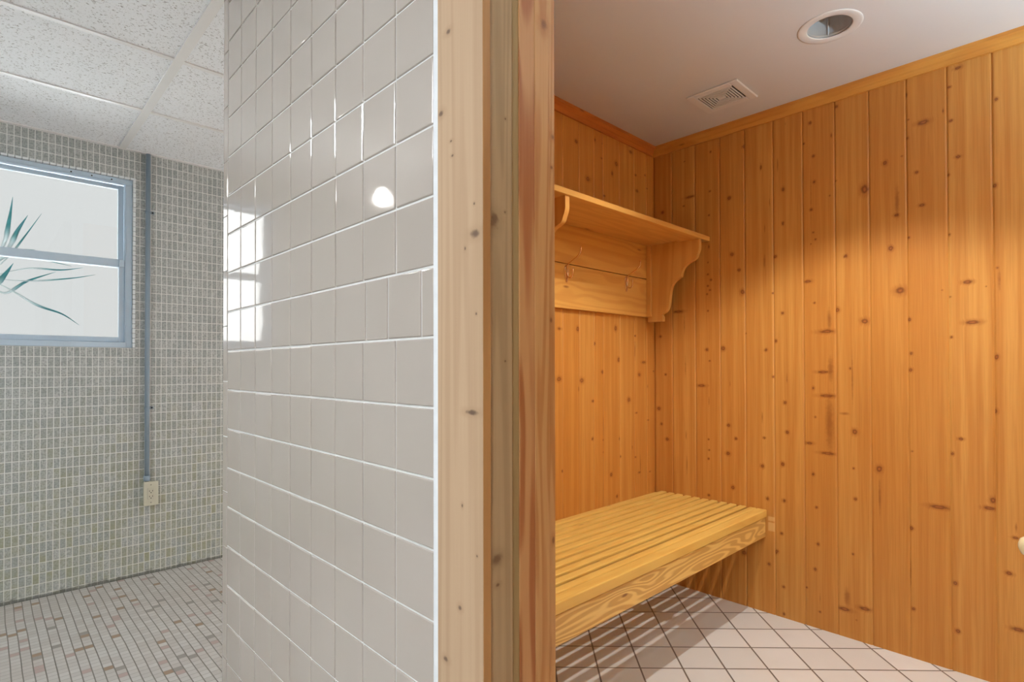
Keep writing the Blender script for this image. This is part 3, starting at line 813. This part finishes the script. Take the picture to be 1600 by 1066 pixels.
# unseen dome added as fill light for the wood room
dm = empty('fill_dome_lamp', (1.70, -0.45, ZC), label='unseen white dome fill lamp added on the near end of the wood room ceiling', cat='ceiling light')
MB().lathe([(0, -.002), (.15, -.002), (.15, -.022), (.14, -.026), (.135, -.026), (.135, -.010), (0, -.010)], (1.70, -0.45, ZC), seg=48).build('base', M_CAN_TRIM, dm, origin=(1.7, -.45, ZC))
area = math.pi * 0.13 ** 2 * 1.3
MB().lathe([(.133, -.027), (.125, -.045), (.10, -.062), (.06, -.074), (0, -.079)], (1.70, -0.45, ZC), seg=48).build('diffuser', mat_emit('warm_fill_dome', (1.0, 0.95, 0.86), P_FILL_DOME / (math.pi * area)), dm, origin=(1.7, -.45, ZC))

sco = empty('fill_uplighter', (1.75, YF, 1.20), label='unseen white bowl fill lamp added on the near end wall of the wood room', cat='added wall lamp')  # unseen uplighter added to brighten and cool the wood room ceiling
MB().lathe([(0, 0), (.05, .004), (.10, .03), (.13, .08), (.135, .10), (.131, .10), (.125, .08), (.096, .034), (.05, .009), (0, .005)], (1.75, YF + .15, 1.15), seg=40).build('bowl', M_CAN_TRIM, sco, origin=(1.75, YF, 1.20))
MB().box(1.71, 1.79, YF + .0005, YF + .03, 1.15, 1.25, .003).box(1.735, 1.765, YF + .03, YF + .06, 1.19, 1.22).build('bracket', M_CAN_TRIM, sco, origin=(1.75, YF, 1.20))
ld = bpy.data.lights.new('fill_uplight', 'SPOT'); ld.energy = P_FILL_UPLIGHT; ld.color = (0.58, 0.84, 1.0); ld.shadow_soft_size = 0.06
ld.spot_size = math.radians(142); ld.spot_blend = 0.4
lo = bpy.data.objects.new('fill_uplight', ld); COL.objects.link(lo); lo.parent = sco; lo.location = (0, .15, .03); lo.rotation_euler = (math.pi, 0, 0)

# ------------------------------------------------------------------ shower room lamps: added fill panels out of view, and the globe
def fill_panel(x0, x1, y0, y1, label):  # unseen panel lamp added to brighten the shower room
    t = empty('fill_panel_light', ((x0 + x1) / 2, (y0 + y1) / 2, ZC), label=label, cat='ceiling light')
    f = MB(); ring_rect(f, x0, x1, y0, y1, 0.03, ZC - .006, ZC + .003, 0.001)
    f.build('frame', M_TEE, t, origin=(x0, y0, ZC))
    A = (x1 - x0 - .06) * (y1 - y0 - .06)
    MB().box(x0 + .03, x1 - .03, y0 + .03, y1 - .03, ZC - .003, ZC + .001).build('diffuser', mat_emit('fill_panel_diffuser', (0.91, 0.96, 1.0), P_FILL_PANEL / (math.pi * A)), t, origin=(x0, y0, ZC))
fill_panel(-1.24, -0.64, -0.45, 0.12, 'unseen square fill panel added near the rear wall of the shower room')
fill_panel(-1.85, -0.68, 0.94, 1.50, 'unseen long fill panel added over the middle of the shower room')
GX, GY, GZ = -0.71, 2.89, 2.20
bl = empty('globe_lamp', (GX, GY, ZC), label='round white globe lamp hanging from the shower room ceiling near the window', cat='ceiling light')
MB().lathe([(0, -.001), (.05, -.001), (.05, -.02), (.006, -.026), (.006, -.17), (.035, -.175), (.035, -.19), (0, -.19)], (GX, GY, ZC), seg=32).build('stem', M_CAN_TRIM, bl, origin=(GX, GY, ZC))
MB().lathe([(.0, .05), (.021, .044), (.039, .030), (.048, .009), (.048, -.009), (.039, -.030), (.021, -.044), (0, -.05)], (GX, GY, GZ), seg=32).build('globe', mat_emit('globe_glow', (1, 0.97, 0.92), P_BULB / (math.pi * 4 * math.pi * .048 ** 2)), bl, origin=(GX, GY, ZC))

# ------------------------------------------------------------------ window
win = empty('window_1', ((WX0 + WX1) / 2, YW, WZ0), kind='structure', label='blue grey metal sash window in the mosaic wall')
WO = (WX0, YW, WZ0)
lip = MB()      # pale glazed edge tiles round the opening
n_ = 40
for (x0, x1, z0, z1) in ((WX0, WX1, WZ1 - .011, WZ1), (WX1 - .013, WX1, WZ0, WZ1), (WX0, WX0 + .013, WZ0, WZ1)):
    L = max(x1 - x0, z1 - z0); k_ = int(L / 0.0272)
    for j in range(k_):
        if x1 - x0 > z1 - z0: lip.box(x0 + L * j / k_ + .001, x0 + L * (j + 1) / k_ - .001, YW - .004, YW + .06, z0, z1, .002, 1)
        else: lip.box(x0, x1, YW - .004, YW + .06, z0 + L * j / k_ + .001, z0 + L * (j + 1) / k_ - .001, .002, 1)
lip.build('edge_tile', plain('pale_edge_glaze', (240, 246, 248), 0.15, 0.6, var=0.05), win, origin=WO)
ox0, ox1, oz0, oz1 = WX0 + .013, WX1 - .014, WZ0 + .001, WZ1 - .012
f = MB()
f.box(ox0, ox1, YW + .012, YW + .09, oz1 - .024, oz1, .002, 1)           # head
f.box(ox1 - .030, ox1, YW + .012, YW + .09, oz0, oz1 - .024, .002, 1)    # right jamb
f.box(ox0, ox0 + .030, YW + .012, YW + .09, oz0, oz1 - .024, .002, 1)
f.box(ox0 + .03, ox1 - .03, YW - .004, YW + .09, oz0, oz0 + .030, .002, 1)   # sill
f.box(ox1 - .034, ox1 - .030, YW + .006, YW + .05, oz0 + .03, oz1 - .024, .001, 1)
f.box(ox0, ox1, YW + .006, YW + .03, oz1 - .030, oz1 - .024, .001, 1)
f.build('window_frame', M_ALUWIN, win, origin=WO)
def sash(z0, z1, y, bot, top, st=0.027):
    s = MB(); x0, x1 = ox0 + .0305, ox1 - .0345
    s.box(x0, x0 + st, y, y + .024, z0, z1, .002, 1).box(x1 - st, x1, y, y + .024, z0, z1, .002, 1)
    s.box(x0 + st, x1 - st, y, y + .024, z0, z0 + bot, .002, 1).box(x0 + st, x1 - st, y, y + .024, z1 - top, z1, .002, 1)
    so = s.build('sash', M_ALUWIN, win, origin=WO)
    g_ = MB().box(x0 + st - .003, x1 - st + .003, y + .010, y + .014, z0 + bot - .003, z1 - top + .003).build('pane', M_GLASS, None, origin=WO)
    g_.parent = so; g_.location = (0, 0, 0)
    return so
sash(oz0 + .031, 1.815, YW + .020, .028, .044)
sash(1.772, oz1 - .031, YW + .052, .044, .022)
MB().box(ox1 - .062, ox1 - .036, YW + .008, YW + .0198, 1.770, 1.812, .003, 1).build('latch', M_ALUWIN, win, origin=WO)
sc_ = MB()
for x in (0.35, 0.44, 0.53):
    sc_.lathe([(0, -.003), (.003, -.002), (.004, 0)], (x, YW + .012, oz1 - .014), (0, 1, 0), 10)
sc_.build('screw', M_DARK, win, origin=WO)

# ------------------------------------------------------------------ conduit and outlet
CX = 0.700
cd = empty('electrical_conduit', (CX, YW, 0.55), label='blue grey painted pipe running down the mosaic wall from ceiling to outlet', cat='conduit')
CO = (CX, YW, 0.55)
MB().tube([(CX, YW - .0155, 0.562), (CX - .001, YW - .0155, 1.2), (CX, YW - .0155, ZC - .001)], 0.0125, 16).build('pipe', M_CONDUIT, cd, origin=CO)
MB().lathe([(.0125, 0), (.0165, .001), (.0165, .030), (.0125, .032)], (CX, YW - .0155, 0.543), seg=20).build('connector', M_CONDUIT, cd, origin=CO)
for z in (2.105, 0.965):
    s = MB().tube([(CX + .0138 * math.cos(a), YW - .0155 + .0138 * math.sin(a), z) for a in [math.radians(d) for d in range(180, 361, 15)]], 0.0025, 6)
    s.box(CX - .013, CX + .034, YW - .004, YW - .0003, z - .008, z + .008, .001, 1)
    st_ = s.build('strap', M_CONDUIT, cd, origin=CO)
    sc2 = MB().lathe([(0, -.003), (.004, -.002), (.005, 0)], (CX + .025, YW - .004, z), (0, 1, 0), 10).build('screw', M_DARK, None, origin=CO)
    sc2.parent = st_; sc2.location = (0, 0, 0)
ol = empty('wall_outlet', (0.717, YW, 0.40), label='ivory electrical outlet low on the mosaic wall below the pipe', cat='outlet')
OO = (0.717, YW, 0.40)
MB().box(0.684, 0.750, YW - .030, YW - .0003, 0.408, 0.535, .003, 2).build('outlet_box', M_PLATE, ol, origin=OO)
pl = MB().box(0.680, 0.754, YW - .036, YW - .0302, 0.402, 0.541, .003, 2).build('cover_plate', M_PLATE, ol, origin=OO)
MB().box(0.700, 0.734, YW - .0385, YW - .0362, 0.438, 0.505, .001, 1).build('socket', M_PLATE, ol, origin=OO)
sl = MB()
for zc_ in (0.487, 0.456):
    sl.box(0.7080, 0.7105, YW - .0392, YW - .0383, zc_ - .004, zc_ + .004).box(0.7225, 0.7250, YW - .0392, YW - .0383, zc_ - .004, zc_ + .004)
    sl.lathe([(0, -.0008), (.0028, -.0006), (.0028, .0006)], (0.7165, YW - .0386, zc_ - .010), (0, 1, 0), 12)
sl.build('slot', M_DARK, ol, origin=OO)
for z in (0.522, 0.420):
    MB().lathe([(0, -.002), (.003, -.0015), (.0035, 0)], (0.717, YW - .0361, z), (0, 1, 0), 12).build('screw', M_SCREW, ol, origin=OO)

# ------------------------------------------------------------------ open door with its knob (leaf swings out of view on the right)
ang = math.radians(19.4)
dr = empty('door_1', (XI + .004, DOOR_Y0 + 0.06, 0), kind='structure', label='open pine door of the wood room')
dv = Vector((math.cos(ang), math.sin(ang), 0)); dn = Vector((-math.sin(ang), math.cos(ang), 0))
leaf = MB().box(0, 0.76, -.038, 0, 0.012, 2.03, .002)
for k_ in range(1, 6):
    leaf.box(0.76 * k_ / 6 - .062, 0.76 * k_ / 6 + .058, -.0005, .002, 0.10, 1.95, .0015, 1)
lf = leaf.build('door_leaf', M_DOORW, dr)
lf.location = (0, 0, 0); lf.rotation_euler = (0, 0, ang)
kp = Vector((1.2975, 0.0700, 0.8905))
rel = kp - Vector(dr.location)
s_ = rel.dot(dv); t_ = rel.dot(dn)
foot = dv * s_ + Vector((0, 0, kp.z))
kb = MB().lathe([(.016, 0.002), (.016, 0.006), (.008, 0.010), (.008, t_ - .016), (.013, t_ - .012), (.0178, t_ - .006), (.0190, t_), (.0180, t_ + .007), (.0135, t_ + .014), (.006, t_ + .0175), (0, t_ + .018)], foot, dn, 32).build('door_knob', M_KNOB, dr, label='round cream door knob')
kb.location = (0, 0, 0)

# ------------------------------------------------------------------ spiky plant outside the window
MB().box(XL, XE, YW + D, YW + .85, ZC + .04, ZC + .10).build('added_sun_shade', M_CAN_TRIM, kind='structure')  # unseen slab added to keep the sun off the plant leaves
MB().box(-6, 8, YW + D, YW + 9, -0.12, -0.06).build('ground', M_GROUND, kind='structure')
pc = Vector((0.02, YW + .60, 1.72))
plant = empty('spiky_plant', (pc.x, pc.y, -0.06), label='spiky blue green plant outside the window', cat='plant')
PO = (pc.x, pc.y, -0.06)
MB().tube([(pc.x, pc.y, -0.06), (pc.x - .02, pc.y, 0.7), (pc.x, pc.y, 1.74)], 0.035, 12, rs=[.05, .04, .03]).build('stem', M_STEM, plant, origin=PO)
def leaf_blade(pts, wd):
    P = spline(pts, 6)
    b = bmesh.new(); rows_ = []
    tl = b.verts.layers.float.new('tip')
    n = len(P)
    for i, p in enumerate(P):
        t = (P[min(i + 1, n - 1)] - P[max(i - 1, 0)]).normalized()
        side = t.cross(Vector((0, 1, 0.2))).normalized()
        s = i / (n - 1)
        w_ = wd * (0.2 + 0.8 * min(1, s / .5) ** 2) * (1 - max(0, (s - .3) / .7) ** 1.4) + .0006
        fold = Vector((0, 1, 0)) * w_ * 0.5
        rows_.append([b.verts.new(q) for q in (p - side * w_ - fold, p, p + side * w_ - fold, p + Vector((0, .0015, 0)))])
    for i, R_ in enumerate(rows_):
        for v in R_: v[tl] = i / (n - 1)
    for A, B in zip(rows_[:-1], rows_[1:]):
        for i in range(4):
            b.faces.new((A[i], B[i], B[(i + 1) % 4], A[(i + 1) % 4]))
    for f_ in b.faces: f_.smooth = True
    mb = MB(); mb.add(b)
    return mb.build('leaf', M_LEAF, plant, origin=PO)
Yp = pc.y
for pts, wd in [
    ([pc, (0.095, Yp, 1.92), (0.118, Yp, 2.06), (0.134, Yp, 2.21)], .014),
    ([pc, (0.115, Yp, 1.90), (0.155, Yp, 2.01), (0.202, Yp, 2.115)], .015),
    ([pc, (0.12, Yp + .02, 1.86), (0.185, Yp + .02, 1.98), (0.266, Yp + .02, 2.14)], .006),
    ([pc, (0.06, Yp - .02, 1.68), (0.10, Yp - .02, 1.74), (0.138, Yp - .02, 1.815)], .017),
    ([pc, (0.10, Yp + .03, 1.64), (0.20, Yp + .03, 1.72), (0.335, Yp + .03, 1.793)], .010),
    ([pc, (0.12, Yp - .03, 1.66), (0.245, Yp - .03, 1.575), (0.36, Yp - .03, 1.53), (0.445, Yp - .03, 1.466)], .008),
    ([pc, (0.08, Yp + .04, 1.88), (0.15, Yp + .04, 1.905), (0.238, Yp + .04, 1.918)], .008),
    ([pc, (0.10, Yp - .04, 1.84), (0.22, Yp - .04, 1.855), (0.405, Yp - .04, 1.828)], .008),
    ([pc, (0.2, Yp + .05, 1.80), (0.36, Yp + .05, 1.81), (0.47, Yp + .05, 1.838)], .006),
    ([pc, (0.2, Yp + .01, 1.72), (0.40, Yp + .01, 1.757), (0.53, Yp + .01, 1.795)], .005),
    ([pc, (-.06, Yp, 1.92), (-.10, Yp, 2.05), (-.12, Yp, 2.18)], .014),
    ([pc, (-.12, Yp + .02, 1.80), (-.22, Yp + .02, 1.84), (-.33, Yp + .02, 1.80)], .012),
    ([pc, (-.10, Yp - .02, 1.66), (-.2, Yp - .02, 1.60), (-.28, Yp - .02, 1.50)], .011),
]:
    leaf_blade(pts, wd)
